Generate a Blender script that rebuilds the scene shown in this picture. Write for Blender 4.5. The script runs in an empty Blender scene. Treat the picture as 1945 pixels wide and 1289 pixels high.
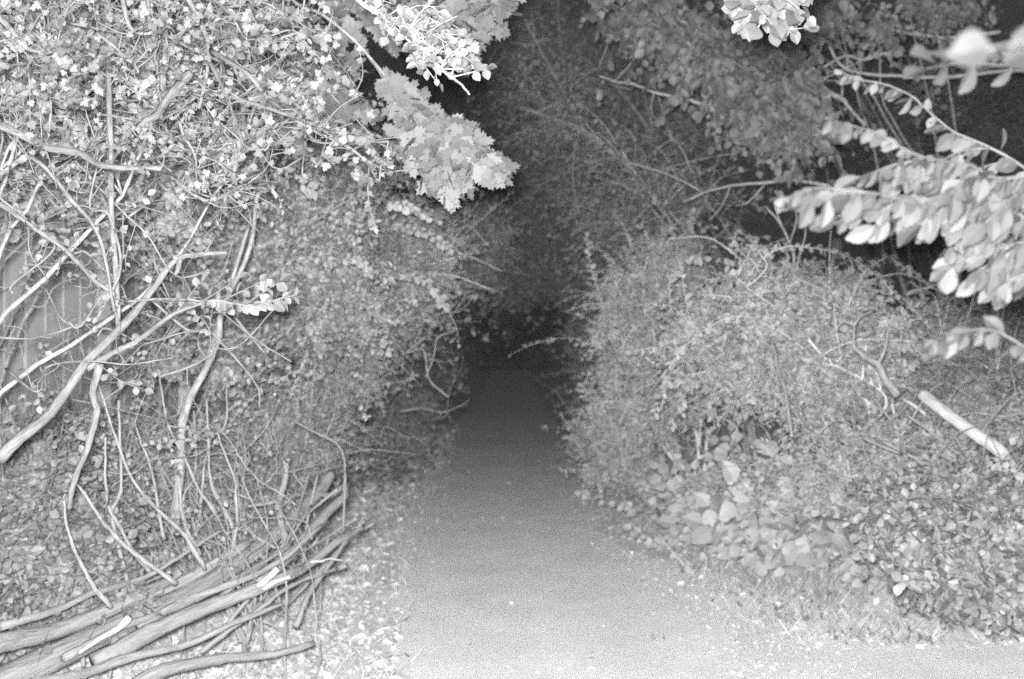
import bpy, math
import numpy as np
from mathutils import Vector

# ------------------------------------------------------------------ camera, world, light
sc = bpy.context.scene
col = sc.collection
F = 38.0 / 36.0 * 1945.0
CAMZ = 1.6
cam_d = bpy.data.cameras.new('camera')
cam_d.lens = 38.0
cam_d.sensor_width = 36.0
cam_d.clip_start = 0.05
cam_d.clip_end = 500.0
cam_d.dof.use_dof = True
cam_d.dof.focus_distance = 3.0
cam_d.dof.aperture_fstop = 3.0
cam = bpy.data.objects.new('camera', cam_d)
cam.location = (0, 0, CAMZ)
cam.rotation_euler = (math.radians(90), 0, 0)
col.objects.link(cam)
sc.camera = cam

world = bpy.data.worlds.new('World')
sc.world = world
world.use_nodes = True
bg = world.node_tree.nodes['Background']
bg.inputs['Color'].default_value = (1, 1, 1, 1)      # overcast night sky, dim and colourless
bg.inputs['Strength'].default_value = 0.028

# the photographer's flash, mounted just above and left of the lens
fl = bpy.data.lights.new('flash', 'POINT')
fl.shadow_soft_size = 0.07
fl.energy = 1.0
fl.use_nodes = True
nt = fl.node_tree
em = nt.nodes['Emission']
fo = nt.nodes.new('ShaderNodeLightFalloff')
fo.inputs['Strength'].default_value = 10300.0
fo.inputs['Smooth'].default_value = 50.0
nt.links.new(fo.outputs['Quadratic'], em.inputs['Strength'])
flo = bpy.data.objects.new('flash', fl)
flo.location = (-0.035, -0.02, CAMZ + 0.07)
col.objects.link(flo)

sc.view_settings.view_transform = 'Standard'
sc.view_settings.look = 'None'
sc.view_settings.exposure = 0.0
sc.view_settings.gamma = 1.0
sc.cycles.use_denoising = False          # leaves the fine grain of the film stock in the picture
sc.cycles.use_adaptive_sampling = True
sc.cycles.adaptive_threshold = 0.05
sc.cycles.adaptive_min_samples = 16
sc.cycles.max_bounces = 6
sc.cycles.diffuse_bounces = 4

rng = np.random.default_rng(7)

def W(px, py, d):
    return np.array([(px - 972.5) / F * d, d, CAMZ - (py - 644.5) / F * d])

def gd(py):
    "distance of a ground point seen at row py"
    return CAMZ * F / (py - 644.5)

# ------------------------------------------------------------------ materials (all colourless: black-and-white film)
def new_mat(name):
    m = bpy.data.materials.new(name)
    m.use_nodes = True
    n = m.node_tree
    p = n.nodes['Principled BSDF']
    p.inputs['Roughness'].default_value = 0.75
    p.inputs['Specular IOR Level'].default_value = 0.25
    return m, n, p

def leaf_mat(name, lo, hi, spec=0.3, rough=0.6):
    m, n, p = new_mat(name)
    g = n.nodes.new('ShaderNodeNewGeometry')
    tc = n.nodes.new('ShaderNodeTexCoord')
    nz = n.nodes.new('ShaderNodeTexNoise')
    nz.inputs['Scale'].default_value = 60.0
    nz.inputs['Detail'].default_value = 2.0
    n.links.new(tc.outputs['Object'], nz.inputs['Vector'])
    ad = n.nodes.new('ShaderNodeMath'); ad.operation = 'MULTIPLY_ADD'
    n.links.new(nz.outputs['Fac'], ad.inputs[0]); ad.inputs[1].default_value = 0.6
    n.links.new(g.outputs['Random Per Island'], ad.inputs[2])
    mr = n.nodes.new('ShaderNodeMapRange')
    mr.inputs['From Min'].default_value = 0.1
    mr.inputs['From Max'].default_value = 1.5
    mr.inputs['To Min'].default_value = lo
    mr.inputs['To Max'].default_value = hi
    n.links.new(ad.outputs[0], mr.inputs['Value'])
    n.links.new(mr.outputs['Result'], p.inputs['Base Color'])
    p.inputs['Roughness'].default_value = rough
    p.inputs['Specular IOR Level'].default_value = spec
    return m

def noise_mat(name, lo, hi, scale, stretch=(1, 1, 1), bump=0.4, dist=0.01, detail=6.0, scale2=None, rough=0.85, grain=False):
    m, n, p = new_mat(name)
    tc = n.nodes.new('ShaderNodeTexCoord')
    mp = n.nodes.new('ShaderNodeMapping')
    mp.inputs['Scale'].default_value = stretch
    if grain:
        at = n.nodes.new('ShaderNodeAttribute'); at.attribute_name = 'grain'
        n.links.new(at.outputs['Vector'], mp.inputs['Vector'])
    else:
        n.links.new(tc.outputs['Object'], mp.inputs['Vector'])
    nz = n.nodes.new('ShaderNodeTexNoise')
    nz.inputs['Scale'].default_value = scale
    nz.inputs['Detail'].default_value = detail
    nz.inputs['Roughness'].default_value = 0.65
    n.links.new(mp.outputs['Vector'], nz.inputs['Vector'])
    fac = nz.outputs['Fac']
    if scale2:
        n2 = n.nodes.new('ShaderNodeTexNoise')
        n2.inputs['Scale'].default_value = scale2
        n2.inputs['Detail'].default_value = 3.0
        n.links.new(mp.outputs['Vector'], n2.inputs['Vector'])
        mx = n.nodes.new('ShaderNodeMath'); mx.operation = 'MULTIPLY_ADD'
        mx.inputs[1].default_value = 0.5
        n.links.new(fac, mx.inputs[0])
        m2 = n.nodes.new('ShaderNodeMath'); m2.operation = 'MULTIPLY'
        m2.inputs[1].default_value = 0.5
        n.links.new(n2.outputs['Fac'], m2.inputs[0])
        n.links.new(m2.outputs[0], mx.inputs[2])
        fac = mx.outputs[0]
    mr = n.nodes.new('ShaderNodeMapRange')
    mr.inputs['From Min'].default_value = 0.33
    mr.inputs['From Max'].default_value = 0.67
    mr.inputs['To Min'].default_value = lo
    mr.inputs['To Max'].default_value = hi
    n.links.new(fac, mr.inputs['Value'])
    n.links.new(mr.outputs['Result'], p.inputs['Base Color'])
    if bump:
        b = n.nodes.new('ShaderNodeBump')
        b.inputs['Strength'].default_value = bump
        b.inputs['Distance'].default_value = dist
        n.links.new(nz.outputs['Fac'], b.inputs['Height'])
        n.links.new(b.outputs['Normal'], p.inputs['Normal'])
    p.inputs['Roughness'].default_value = rough
    return m

M = {}
M['leaf'] = leaf_mat('small_leaf_grey', 0.11, 0.29)
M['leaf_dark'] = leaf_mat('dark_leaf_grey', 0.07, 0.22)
M['leaf_dimmed'] = leaf_mat('dimmed_leaf_grey', 0.04, 0.15)  # leaf colour darkened to stand in for the flash fading with distance
M['leaf_near'] = leaf_mat('pale_leaf_grey', 0.08, 0.28)
M['maple'] = leaf_mat('maple_leaf_grey', 0.12, 0.20)
M['hazel'] = leaf_mat('hazel_leaf_grey', 0.05, 0.20)
M['broad'] = leaf_mat('broad_leaf_grey', 0.13, 0.29)
M['litter'] = leaf_mat('dry_leaf_grey', 0.24, 0.64)
M['grass'] = leaf_mat('grass_grey', 0.2, 0.48)
M['ivy'] = leaf_mat('ivy_leaf_grey', 0.06, 0.30)
M['bark'] = noise_mat('bark_grey', 0.14, 0.40, 30, (1, 1, 1), 0.5, 0.006)
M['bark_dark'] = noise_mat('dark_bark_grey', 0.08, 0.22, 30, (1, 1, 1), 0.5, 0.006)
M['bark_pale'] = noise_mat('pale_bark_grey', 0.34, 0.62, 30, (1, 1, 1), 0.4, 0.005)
M['log'] = noise_mat('log_grey', 0.17, 0.30, 22, (1, 1, 1), 0.5, 0.008)
M['bark_g'] = noise_mat('bark_streak_grey', 0.12, 0.36, 110, (1, 1, .16), 0.8, 0.006, grain=True)
M['bark_pale_g'] = noise_mat('pale_bark_streak_grey', 0.22, 0.48, 110, (1, 1, .16), 0.8, 0.005, grain=True)
M['log_g'] = noise_mat('log_streak_grey', 0.15, 0.31, 75, (1, 1, .10), 1.0, 0.012, grain=True)
M['bark_near_g'] = noise_mat('near_bark_streak_grey', 0.10, 0.27, 110, (1, 1, .16), 0.8, 0.005, grain=True)
M['bark_near'] = M['bark']
M['peeled'] = noise_mat('peeled_wood_grey', 0.34, 0.55, 25, (1, 1, 1), 0.2, 0.003)
M['fence'] = noise_mat('fence_wood_grey', 0.30, 0.44, 9, (6, 6, 0.5), 0.4, 0.004)
M['ground'] = noise_mat('soil_grey', 0.42, 0.86, 14, (1, 1, 1), 0.4, 0.008, scale2=60)
M['path'] = noise_mat('path_gravel_grey', 0.72, 0.92, 170, (1, 1, 1), 0.7, 0.005, scale2=2.6)

# ------------------------------------------------------------------ mesh helpers
def put(o, parent=None, label=None, cat=None, group=None, kind=None):
    col.objects.link(o)
    if parent: o.parent = parent
    if label: o['label'] = label
    if cat: o['category'] = cat
    if group: o['group'] = group
    if kind: o['kind'] = kind
    return o

def np_mesh(name, V, loops, totals, mat, origin=None, smooth=False, grain=None):
    me = bpy.data.meshes.new(name)
    V = np.asarray(V, dtype=np.float32).reshape(-1, 3)
    if origin is not None:
        V = V - np.asarray(origin, dtype=np.float32)
    me.vertices.add(len(V)); me.vertices.foreach_set('co', V.ravel())
    loops = np.asarray(loops, dtype=np.int32); totals = np.asarray(totals, dtype=np.int32)
    me.loops.add(len(loops)); me.loops.foreach_set('vertex_index', loops)
    me.polygons.add(len(totals))
    starts = np.concatenate([[0], np.cumsum(totals)[:-1]]).astype(np.int32)
    me.polygons.foreach_set('loop_start', starts)
    me.polygons.foreach_set('loop_total', totals)
    me.polygons.foreach_set('use_smooth', np.full(len(totals), bool(smooth)))
    me.update(calc_edges=True)
    me.materials.append(mat)
    if grain is not None:
        at = me.attributes.new('grain', 'FLOAT_VECTOR', 'POINT'); at.data.foreach_set('vector', np.asarray(grain, np.float32).ravel())
    return bpy.data.objects.new(name, me)

def thing(name, loc, label, cat, group=None):
    o = bpy.data.objects.new(name, None)
    o.empty_display_size = 0.1
    o.location = tuple(float(v) for v in loc)
    return put(o, None, label, cat, group)

def norm(a):
    return a / np.maximum(np.linalg.norm(a, axis=-1, keepdims=True), 1e-9)

# leaf templates: stem at origin, tip at +Y, upper face +Z
def tmpl_small():
    v = [(0, 0, 0), (.27, .32, .07), (.23, .68, .06), (0, 1, 0), (-.23, .68, .06), (-.27, .32, .07)]
    return np.array(v, float), [(0, 1, 2, 3), (0, 3, 4, 5)]

def tmpl_ovate(stations=9, w=.36, teeth=.035, curl=-.18, fold=.10, peak=.42):
    ts = np.linspace(0, 1, stations * 2 + 1)
    V, Fc = [], []
    mid, L, R = [], [], []
    for i, t in enumerate(ts):
        x = w * (math.sin(math.pi * min(1, t / (2 * peak)) ) if t < peak else math.cos(math.pi / 2 * ((t - peak) / (1 - peak)) ** 1.25))
        x = max(x, 0.0)
        if 0 < i < len(ts) - 1:
            x += teeth * (1 if i % 2 else -.4)
        z = curl * t * t
        mid.append(len(V)); V.append((0, t, z))
        R.append(len(V)); V.append((x, t + .03, z + fold * (x / w)))
        L.append(len(V)); V.append((-x, t + .03, z + fold * (x / w)))
    for i in range(len(ts) - 1):
        Fc.append((mid[i], R[i], R[i + 1], mid[i + 1]))
        Fc.append((mid[i], mid[i + 1], L[i + 1], L[i]))
    return np.array(V, float), Fc

def tmpl_maple():
    pts = [(0, .02), (.10, -.02), (.34, -.08), (.30, .06), (.52, .12), (.42, .24), (.62, .40), (.42, .42),
           (.44, .54), (.26, .48), (.22, .62), (.26, .80), (.12, .78), (0, 1.0)]
    out = pts + [(-x, y) for x, y in reversed(pts[1:-1])]
    V = [(0, .34, 0)] + [(x, y, .10 * (x * x + (y - .34) ** 2) ** .5 - .10 * y) for x, y in out]
    n = len(out)
    Fc = [(0, 1 + i, 1 + (i + 1) % n) for i in range(n)]
    return np.array(V, float), Fc

def tmpl_blade():
    V = [(-.02, 0, 0), (.02, 0, 0), (.018, .4, .03), (-.018, .4, .03), (0, 1, -.08)]
    return np.array(V, float), [(0, 1, 2, 3), (3, 2, 4)]

T_SMALL, T_MAPLE, T_BLADE = tmpl_small(), tmpl_maple(), tmpl_blade()
T_HAZEL = tmpl_ovate(9, .29, .035, -.20, .10, .55)
T_BROAD = tmpl_ovate(4, .42, .02, -.35, .10, .38)
T_OVAL = tmpl_ovate(3, .38, .0, -.12, .10, .45)

def scatter(tmpl, P, D, N, S):
    "P positions, D pointing directions, N wished upper-face normals, S lengths -> V, loops, totals"
    TV, TF = tmpl
    D = norm(D)
    X = norm(np.cross(D, N))
    Z = np.cross(X, D)
    R = np.stack([X, D, Z], axis=1)                    # rows are axes
    V = np.einsum('kj,njc->nkc', TV, R) * np.asarray(S)[:, None, None] + P[:, None, :]
    k = len(TV); n = len(P)
    fl_ = np.concatenate([np.array(f) for f in TF]); ft = np.array([len(f) for f in TF])
    loops = (fl_[None, :] + (np.arange(n) * k)[:, None]).ravel()
    return V.reshape(-1, 3), loops, np.tile(ft, n)

def tubes(paths, sides=6, grain=False):
    "paths: list of (pts (m,3), radii (m,))"
    Vs, Ls, Gs, off = [], [], [], 0
    ca = np.linspace(0, 2 * np.pi, sides, endpoint=False)
    for pts, rad in paths:
        pts = np.asarray(pts, float); rad = np.asarray(rad, float)
        m = len(pts)
        t = np.gradient(pts, axis=0); t = norm(t)
        ref = np.array([0, 0, 1.0]) if abs(t[0][2]) < .8 else np.array([1.0, 0, 0])
        x = norm(np.cross(t, ref)); y = np.cross(t, x)
        ln = np.concatenate([[0], np.cumsum(np.linalg.norm(np.diff(pts, axis=0), axis=1))]) + 3.7 * off
        Gs.append(np.stack([rad[:, None] * np.cos(ca)[None], rad[:, None] * np.sin(ca)[None], ln[:, None].repeat(sides, 1)], -1).reshape(-1, 3))
        ring = pts[:, None, :] + rad[:, None, None] * (np.cos(ca)[None, :, None] * x[:, None, :] + np.sin(ca)[None, :, None] * y[:, None, :])
        Vs.append(ring.reshape(-1, 3))
        i = np.arange(m - 1)[:, None] * sides; j = np.arange(sides)[None, :]; j2 = (j + 1) % sides
        q = np.stack([i + j, i + j2, i + sides + j2, i + sides + j], axis=-1).reshape(-1, 4) + off
        Ls.append((q.ravel(), np.full(len(q), 4)))
        cap0 = np.arange(sides)[::-1] + off; cap1 = np.arange(sides) + off + (m - 1) * sides
        Ls.append((np.concatenate([cap0, cap1]), np.array([sides, sides])))
        off += m * sides
    out = (np.concatenate(Vs), np.concatenate([l for l, _ in Ls]), np.concatenate([t for _, t in Ls]))
    return out + (np.concatenate(Gs),) if grain else out

def fast_tubes(A, rad, sides=3):
    "A (n,m,3) many equal paths, rad (n,m)"
    n, m, _ = A.shape
    t = norm(np.gradient(A, axis=1))
    ref = np.where(np.abs(t[..., 2:3]) < .8, np.array([0, 0, 1.0]), np.array([1.0, 0, 0]))
    x = norm(np.cross(t, ref)); y = np.cross(t, x)
    ca = np.linspace(0, 2 * np.pi, sides, endpoint=False)
    ring = A[:, :, None, :] + rad[:, :, None, None] * (np.cos(ca)[:, None] * x[:, :, None, :] + np.sin(ca)[:, None] * y[:, :, None, :])
    i = np.arange(m - 1)[:, None] * sides; j = np.arange(sides)[None, :]; j2 = (j + 1) % sides
    q = np.stack([i + j, i + j2, i + sides + j2, i + sides + j], axis=-1).reshape(-1, 4)
    q = (q[None] + (np.arange(n) * m * sides)[:, None, None]).ravel()
    return ring.reshape(-1, 3), q, np.full(len(q) // 4, 4)

def merge(*parts):
    Vs, Ls, Ts, off = [], [], [], 0
    for V, l, t in parts:
        Vs.append(V); Ls.append(np.asarray(l) + off); Ts.append(t); off += len(V)
    return np.concatenate(Vs), np.concatenate(Ls), np.concatenate(Ts)

def spline(ctrl, n=24, jit=0.0, r=None):
    c = np.asarray(ctrl, float)
    k = len(c)
    e = np.vstack([2 * c[0] - c[1], c, 2 * c[-1] - c[-2]])
    out = []
    for s in np.linspace(0, k - 1 - 1e-6, n):
        i = int(s); u = s - i
        p0, p1, p2, p3 = e[i], e[i + 1], e[i + 2], e[i + 3]
        out.append(.5 * ((2 * p1) + (-p0 + p2) * u + (2 * p0 - 5 * p1 + 4 * p2 - p3) * u * u + (-p0 + 3 * p1 - 3 * p2 + p3) * u ** 3))
    out = np.array(out)
    if jit:
        m = max(3, n // 4)                       # slow wander plus a little fine unevenness
        w = (r or rng).normal(0, jit * 1.2, (m, 3)); w[0] = 0
        w = np.stack([np.interp(np.linspace(0, m - 1, n), np.arange(m), w[:, k]) for k in range(3)], -1)
        f = (r or rng).normal(0, jit * .15, (n, 3)); f[0] = 0
        out = out + w + f
    return out

def pxpath(pts, n=24, jit=0.0):
    "pts: (px, py, depth)"
    return spline([W(*p) for p in pts], n, jit)

def lerp_r(r0, r1, n, knob=0.0):
    r = np.linspace(r0, r1, n)
    if knob: r = r * (1 + rng.normal(0, knob, n))
    return r

def terrain(x, y):
    x = np.asarray(x, float); y = np.asarray(y, float)
    left = np.clip((-x - 1.15) / 1.6, 0, 1) ** 1.3 * 0.32
    edge = 0.95 + np.clip((8.6 - y) / 3.0, 0, 1.6) * 1.5
    right = np.clip((x - edge) / 1.8, 0, 1) ** 1.3 * 0.30
    bumps = 0.035 * np.sin(x * 3.1 + y * 1.7) * np.sin(y * 2.3 - x) + 0.02 * np.sin(x * 7.3 + 1) * np.sin(y * 6.1)
    side = np.clip(left * 6 + right * 6, 0, 1)
    return left + right + bumps * side

# ------------------------------------------------------------------ ground
def build_ground():
    xs = np.concatenate([np.linspace(-60, -6, 28), np.linspace(-5.8, 5.8, 150), np.linspace(6, 60, 28)])
    ys = np.concatenate([np.linspace(-8, 2, 12), np.linspace(2.2, 26, 230), np.linspace(27, 120, 60)])
    X, Y = np.meshgrid(xs, ys)
    Z = terrain(X, Y)
    V = np.stack([X, Y, Z], -1).reshape(-1, 3)
    nx, ny = len(xs), len(ys)
    i = (np.arange(ny - 1)[:, None] * nx + np.arange(nx - 1)[None]).ravel()
    q = np.stack([i, i + 1, i + nx + 1, i + nx], -1)
    put(np_mesh('ground', V, q.ravel(), np.full(len(q), 4), M['ground'], smooth=True), kind='structure')
    # trodden path: a strip 4 mm above with ragged edges
    ys = np.linspace(-4, 75, 520)
    jl = np.convolve(rng.normal(0, .16, len(ys)), np.ones(5) / 5, 'same')
    jr = np.convolve(rng.normal(0, .16, len(ys)), np.ones(5) / 5, 'same')
    wide = np.clip((8.6 - ys) / 3.0, 0, 1.7)
    Lx = -1.0 + jl + 0.45 * np.clip((9.0 - ys) / 3.5, 0, 1.2)
    Rx = 0.85 + jr + 1.6 * wide ** 1.3
    nc = 15
    V = []
    for k in range(nc):
        u = k / (nc - 1)
        x = Lx * (1 - u) + Rx * u
        V.append(np.stack([x, ys, terrain(x, ys) + 0.004], -1))
    V = np.stack(V, 1).reshape(-1, 3)
    i = (np.arange(len(ys) - 1)[:, None] * nc + np.arange(nc - 1)[None]).ravel()
    q = np.stack([i, i + 1, i + nc + 1, i + nc], -1)
    put(np_mesh('path', V, q.ravel(), np.full(len(q), 4), M['path'], smooth=True), kind='structure')

build_ground()

def ground_scatter(name, label, n, xr, yr, tmpl, size, mat, flat=True, cat='leaf litter', dens=None, lift=.012):
    x = rng.uniform(*xr, n * 3); y = yr[0] + (yr[1] - yr[0]) * rng.uniform(0, 1, n * 3) ** 1.6
    if dens is not None:
        k = rng.uniform(0, 1, n * 3) < dens(x, y); x, y = x[k][:n], y[k][:n]
    else: x, y = x[:n], y[:n]
    n = len(x)
    P = np.stack([x, y, terrain(x, y) + rng.uniform(.004, lift, n)], -1)
    a = rng.uniform(0, 2 * np.pi, n)
    if flat:
        D = np.stack([np.cos(a), np.sin(a), rng.normal(0.12, .25, n)], -1)
        N = np.stack([rng.normal(0, .45, n), rng.normal(-.25, .45, n), np.ones(n)], -1)
    else:
        D = np.stack([np.cos(a) * .6, np.sin(a) * .6, rng.uniform(.3, 1, n)], -1)
        N = np.stack([rng.normal(0, .6, n), rng.normal(-.8, .5, n), np.ones(n) * .6], -1)
    V, l, t = scatter(tmpl, P, D, N, rng.uniform(.5, 1.3, n) * size)
    o = np_mesh(name, V, l, t, mat)
    put(o, label=label, cat=cat, kind='stuff')

def off_path(x, y):
    wide = np.clip((8.6 - y) / 3.0, 0, 1.7)
    e = np.where(x < 0, -1.0 + .4 * np.clip((9.0 - y) / 3.5, 0, 1.2) - x, x - (0.85 + 0.45 * wide))
    return np.clip(0.02 + (e + .15) * 2.0, .0, 1)

ground_scatter('fallen_leaves', 'pale dry fallen leaves littering the left verge of the path', 16000, (-3.2, -.35), (4.2, 20), T_SMALL, .055, M['litter'], dens=off_path)
ground_scatter('fallen_leaves', 'fallen leaves scattered over the ground on the right verge', 3200, (.6, 4.5), (5.6, 18), T_SMALL, .045, M['litter'], dens=off_path)
ground_scatter('path_litter', 'few small leaf scraps lying on the open gravel path', 260, (-1.0, 2.6), (4.6, 16), T_SMALL, .035, M['litter'])
ground_scatter('grass', 'short rough grass along the left edge of the path', 9000, (-3.0, -.5), (4.2, 18), T_BLADE, .11, M['grass'], False, 'grass', off_path)
ground_scatter('grass', 'short rough grass along the right edge of the path', 6500, (.7, 4.6), (5.7, 16), T_BLADE, .12, M['grass'], False, 'grass', off_path)

def rough(x, y):
    return ((np.sin(x * 2.3 + 1) + np.sin(y * 1.9)) > .2) * off_path(x - .25, y)
ground_scatter('tall_grass', 'tall dry grass stems leaning over the right bank', 1500, (1.2, 4.2), (6.3, 9.5), T_BLADE, .28, M['grass'], False, 'grass', rough)
ground_scatter('leaf_grit', 'fine broken leaf scraps drifted along both edges of the path', 9000, (-1.35, 3.4), (4.4, 16), T_SMALL, .022, M['litter'], dens=lambda x, y: np.exp(-((np.where(x < 0, x + 1.0, x - (0.85 + 0.45 * np.clip((8.6 - y) / 3, 0, 1.7)))) / .28) ** 2))
def verge(x, y):
    e = x - (0.85 + 0.45 * np.clip((8.6 - y) / 3, 0, 1.7))
    return np.clip(e * 1.2, .02, 1) * ((np.sin(x * 5.1 + y * 2) + np.sin(y * 4.7 - x * 2.2)) > -.1)
ground_scatter('seedlings', 'low weed seedlings dotted over the pale right verge', 1500, (.7, 3.6), (5.6, 10), T_SMALL, .045, M['ivy'], False, 'weeds', verge, .05)
# ------------------------------------------------------------------ shrubs and trees
def E(px, py, d, rx, ry, rz):
    "crown clump given by where it is seen: centre, half width and height in picture units at its distance, depth in metres"
    return (W(px, py, d), np.array([rx / F * d, rz, ry / F * d]))

def plant(name, label, cat, base, clumps, nstem=6, ntwig=500, nleaf=14, size=.03, tmpl=T_SMALL, leaf='leaf', bark='bark_pale',
          bias=(.0, -.6, .7), stem_r=.02, ncl=40, spread=.22, droop=.1, twig_r=.0022, group=None, seed=1, twl=.55, rnd=.55, wood_name='stem', leaf_name='foliage', stems=None, shoots=40, shoot_len=1.0):
    r = np.random.default_rng(seed)
    base = np.asarray(base, float)
    vol = np.array([c[1][0] * c[1][2] for c in clumps]); vol = vol / vol.sum()
    def sample(n, shell=.45):
        k = r.choice(len(clumps), n, p=vol)
        u = norm(r.normal(0, 1, (n, 3))) * (r.uniform(0, 1, (n, 1)) ** shell)
        C = np.array([c[0] for c in clumps])[k]; Rr = np.array([c[1] for c in clumps])[k]
        return C + u * Rr
    cent = sample(ncl)
    # stems
    paths = []
    tg = sample(nstem, .8) if stems is None else np.array(stems)
    for q in tg:
        b = base + r.normal(0, .06, 3) * np.array([1, 1, 0])
        mid1 = b * .65 + q * .35 + np.array([r.normal(0, .18), r.normal(0, .14), .15 * abs(q[2] - b[2])])
        mid2 = b * .3 + q * .7 + np.array([r.normal(0, .10), r.normal(0, .10), .08 * abs(q[2] - b[2])])
        p = spline([b, mid1, mid2, q], 20, .03, r)
        paths.append((p, np.linspace(stem_r, .004, 20)))
    SP = np.concatenate([p[4:] for p, _ in paths])
    # boughs: from a stem to the clump centres
    bo = []
    for c in cent:
        d2 = ((SP - c) ** 2).sum(1) + np.maximum(0, SP[:, 2] - c[2]) * 1.5
        s = SP[np.argmin(d2)]
        mid = (s + c) / 2 + r.normal(0, .06, 3) + np.array([0, 0, .06])
        p = spline([s, mid, c], 9, .012, r)
        bo.append((p, np.linspace(max(.004, stem_r * .4), .0025, 9)))
    paths += bo
    BP = np.concatenate([p[3:] for p, _ in bo])
    bi = r.integers(0, len(BP), ntwig)
    S0 = BP[bi]
    ci = np.minimum(bi // 6, len(cent) - 1)
    direc = norm(r.normal(0, 1, (ntwig, 3)) + np.array([0, -.15, .15]))
    L = spread * (.45 + r.gamma(2.0, .33, ntwig))
    tt = np.linspace(0, 1, 5)
    bend = r.normal(0, .18, (ntwig, 3))
    A = S0[:, None, :] + (direc * L[:, None])[:, None, :] * tt[None, :, None] + (bend * L[:, None])[:, None, :] * (tt * (1 - tt))[None, :, None] * 2
    A[..., 2] -= droop * (L[:, None] * tt[None] ** 2)
    Rt = np.linspace(twig_r, twig_r * .4, 5)[None].repeat(ntwig, 0)
    Vt = fast_tubes(A, Rt)
    for _ in range(shoots):                                  # long whippy bare-ended shoots standing out of the mass
        s0 = BP[r.integers(0, len(BP))]
        v = np.array([r.normal(0, .5), -abs(r.normal(.3, .3)), r.uniform(-.2, 1.0)]); v = v / np.linalg.norm(v) * r.uniform(.25, .8) * shoot_len
        e = s0 + v
        paths.append((spline([s0, s0 + v * .5 + r.normal(0, .05, 3) + np.array([0, 0, .05]), e + np.array([0, 0, -.08])], 12, .006, r), np.linspace(.0045, .0015, 12) * max(1, s0[1] / 8)))
    wood = merge(tubes(paths, 5), Vt)
    # leaves
    u = r.uniform(.12, 1, (ntwig, nleaf)) * 4
    i0 = np.minimum(u.astype(int), 3); f = (u - i0)[..., None]
    ar = np.arange(ntwig)[:, None]
    P = A[ar, i0] * (1 - f) + A[ar, i0 + 1] * f
    T = norm(A[ar, i0 + 1] - A[ar, i0])
    pn = (r.normal(0, .8, (ntwig, 1, 3)) + np.asarray(bias)) + np.zeros(P.shape)   # one plane per spray
    side = norm(np.cross(T, pn)) * np.where(r.uniform(0, 1, P.shape[:2]) < .5, 1, -1)[..., None]
    Dl = T * .6 + side + np.array([0, 0, -droop]) + r.normal(0, .18, P.shape)
    Nn = r.normal(0, rnd * .6, P.shape) + pn
    P, Dl, Nn = P.reshape(-1, 3), Dl.reshape(-1, 3), Nn.reshape(-1, 3)
    V, l, t = scatter(tmpl, P, Dl, Nn, size * r.uniform(.45, 1.3, len(P)) * np.repeat(r.uniform(.7, 1.3, ntwig), nleaf))
    root = thing(name, base, label, cat, group)
    put(np_mesh(wood_name, *wood, M[bark], origin=base, smooth=True), root)
    put(np_mesh(leaf_name, V, l, t, M[leaf], origin=base), root)
    return root

def gb(px, d):
    x = (px - 972.5) / F * d
    return (x, d, float(terrain(x, d)) - .02)

def copy_tree(o, loc, rot, s):
    c = o.copy(); col.objects.link(c)
    c.location = loc; c.rotation_euler = (0, 0, rot); c.scale = (s, s, s)
    for ch in o.children:
        k = ch.copy(); col.objects.link(k); k.parent = c
        k.matrix_parent_inverse = ch.matrix_parent_inverse.copy()
    return c

# ---- left side hedge, from near to far
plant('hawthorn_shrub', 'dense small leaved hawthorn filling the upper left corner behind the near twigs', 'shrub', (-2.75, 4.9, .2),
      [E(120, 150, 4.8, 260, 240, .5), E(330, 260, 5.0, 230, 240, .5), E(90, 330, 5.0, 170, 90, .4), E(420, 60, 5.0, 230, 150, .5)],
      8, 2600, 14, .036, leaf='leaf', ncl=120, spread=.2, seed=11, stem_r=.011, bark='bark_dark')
plant('hawthorn_shrub', 'small leaved shrub in the left middle above the bare stems', 'shrub', (-2.35, 6.6, .2),
      [E(400, 430, 6.2, 180, 180, .6), E(570, 440, 6.6, 170, 200, .6), E(620, 590, 6.8, 160, 110, .5), E(640, 330, 6.8, 140, 100, .5), E(400, 670, 6.3, 150, 70, .4)],
      8, 2900, 14, .038, leaf='leaf', ncl=110, spread=.22, seed=12, stem_r=.011, bark='bark_dark')
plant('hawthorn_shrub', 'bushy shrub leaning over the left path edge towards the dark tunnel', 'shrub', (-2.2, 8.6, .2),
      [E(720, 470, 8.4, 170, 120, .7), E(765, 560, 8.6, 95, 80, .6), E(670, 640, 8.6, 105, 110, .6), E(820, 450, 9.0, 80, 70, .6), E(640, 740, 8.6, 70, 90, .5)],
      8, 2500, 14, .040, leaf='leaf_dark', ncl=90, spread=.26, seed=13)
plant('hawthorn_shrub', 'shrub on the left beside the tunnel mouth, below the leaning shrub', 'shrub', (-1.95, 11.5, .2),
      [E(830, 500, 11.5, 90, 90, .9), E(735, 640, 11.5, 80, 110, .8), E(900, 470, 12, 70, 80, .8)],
      7, 2000, 13, .045, leaf='leaf_dimmed', ncl=70, spread=.32, seed=14, bark='bark')
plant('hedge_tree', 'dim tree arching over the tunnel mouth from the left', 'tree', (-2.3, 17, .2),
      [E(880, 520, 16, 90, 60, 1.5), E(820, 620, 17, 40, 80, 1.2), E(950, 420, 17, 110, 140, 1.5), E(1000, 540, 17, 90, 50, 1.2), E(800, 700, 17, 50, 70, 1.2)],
      7, 2400, 12, .07, leaf='leaf_dimmed', ncl=80, spread=.5, seed=15, stem_r=.05, bark='bark_dark', shoots=8, wood_name='trunk', leaf_name='crown')
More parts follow.
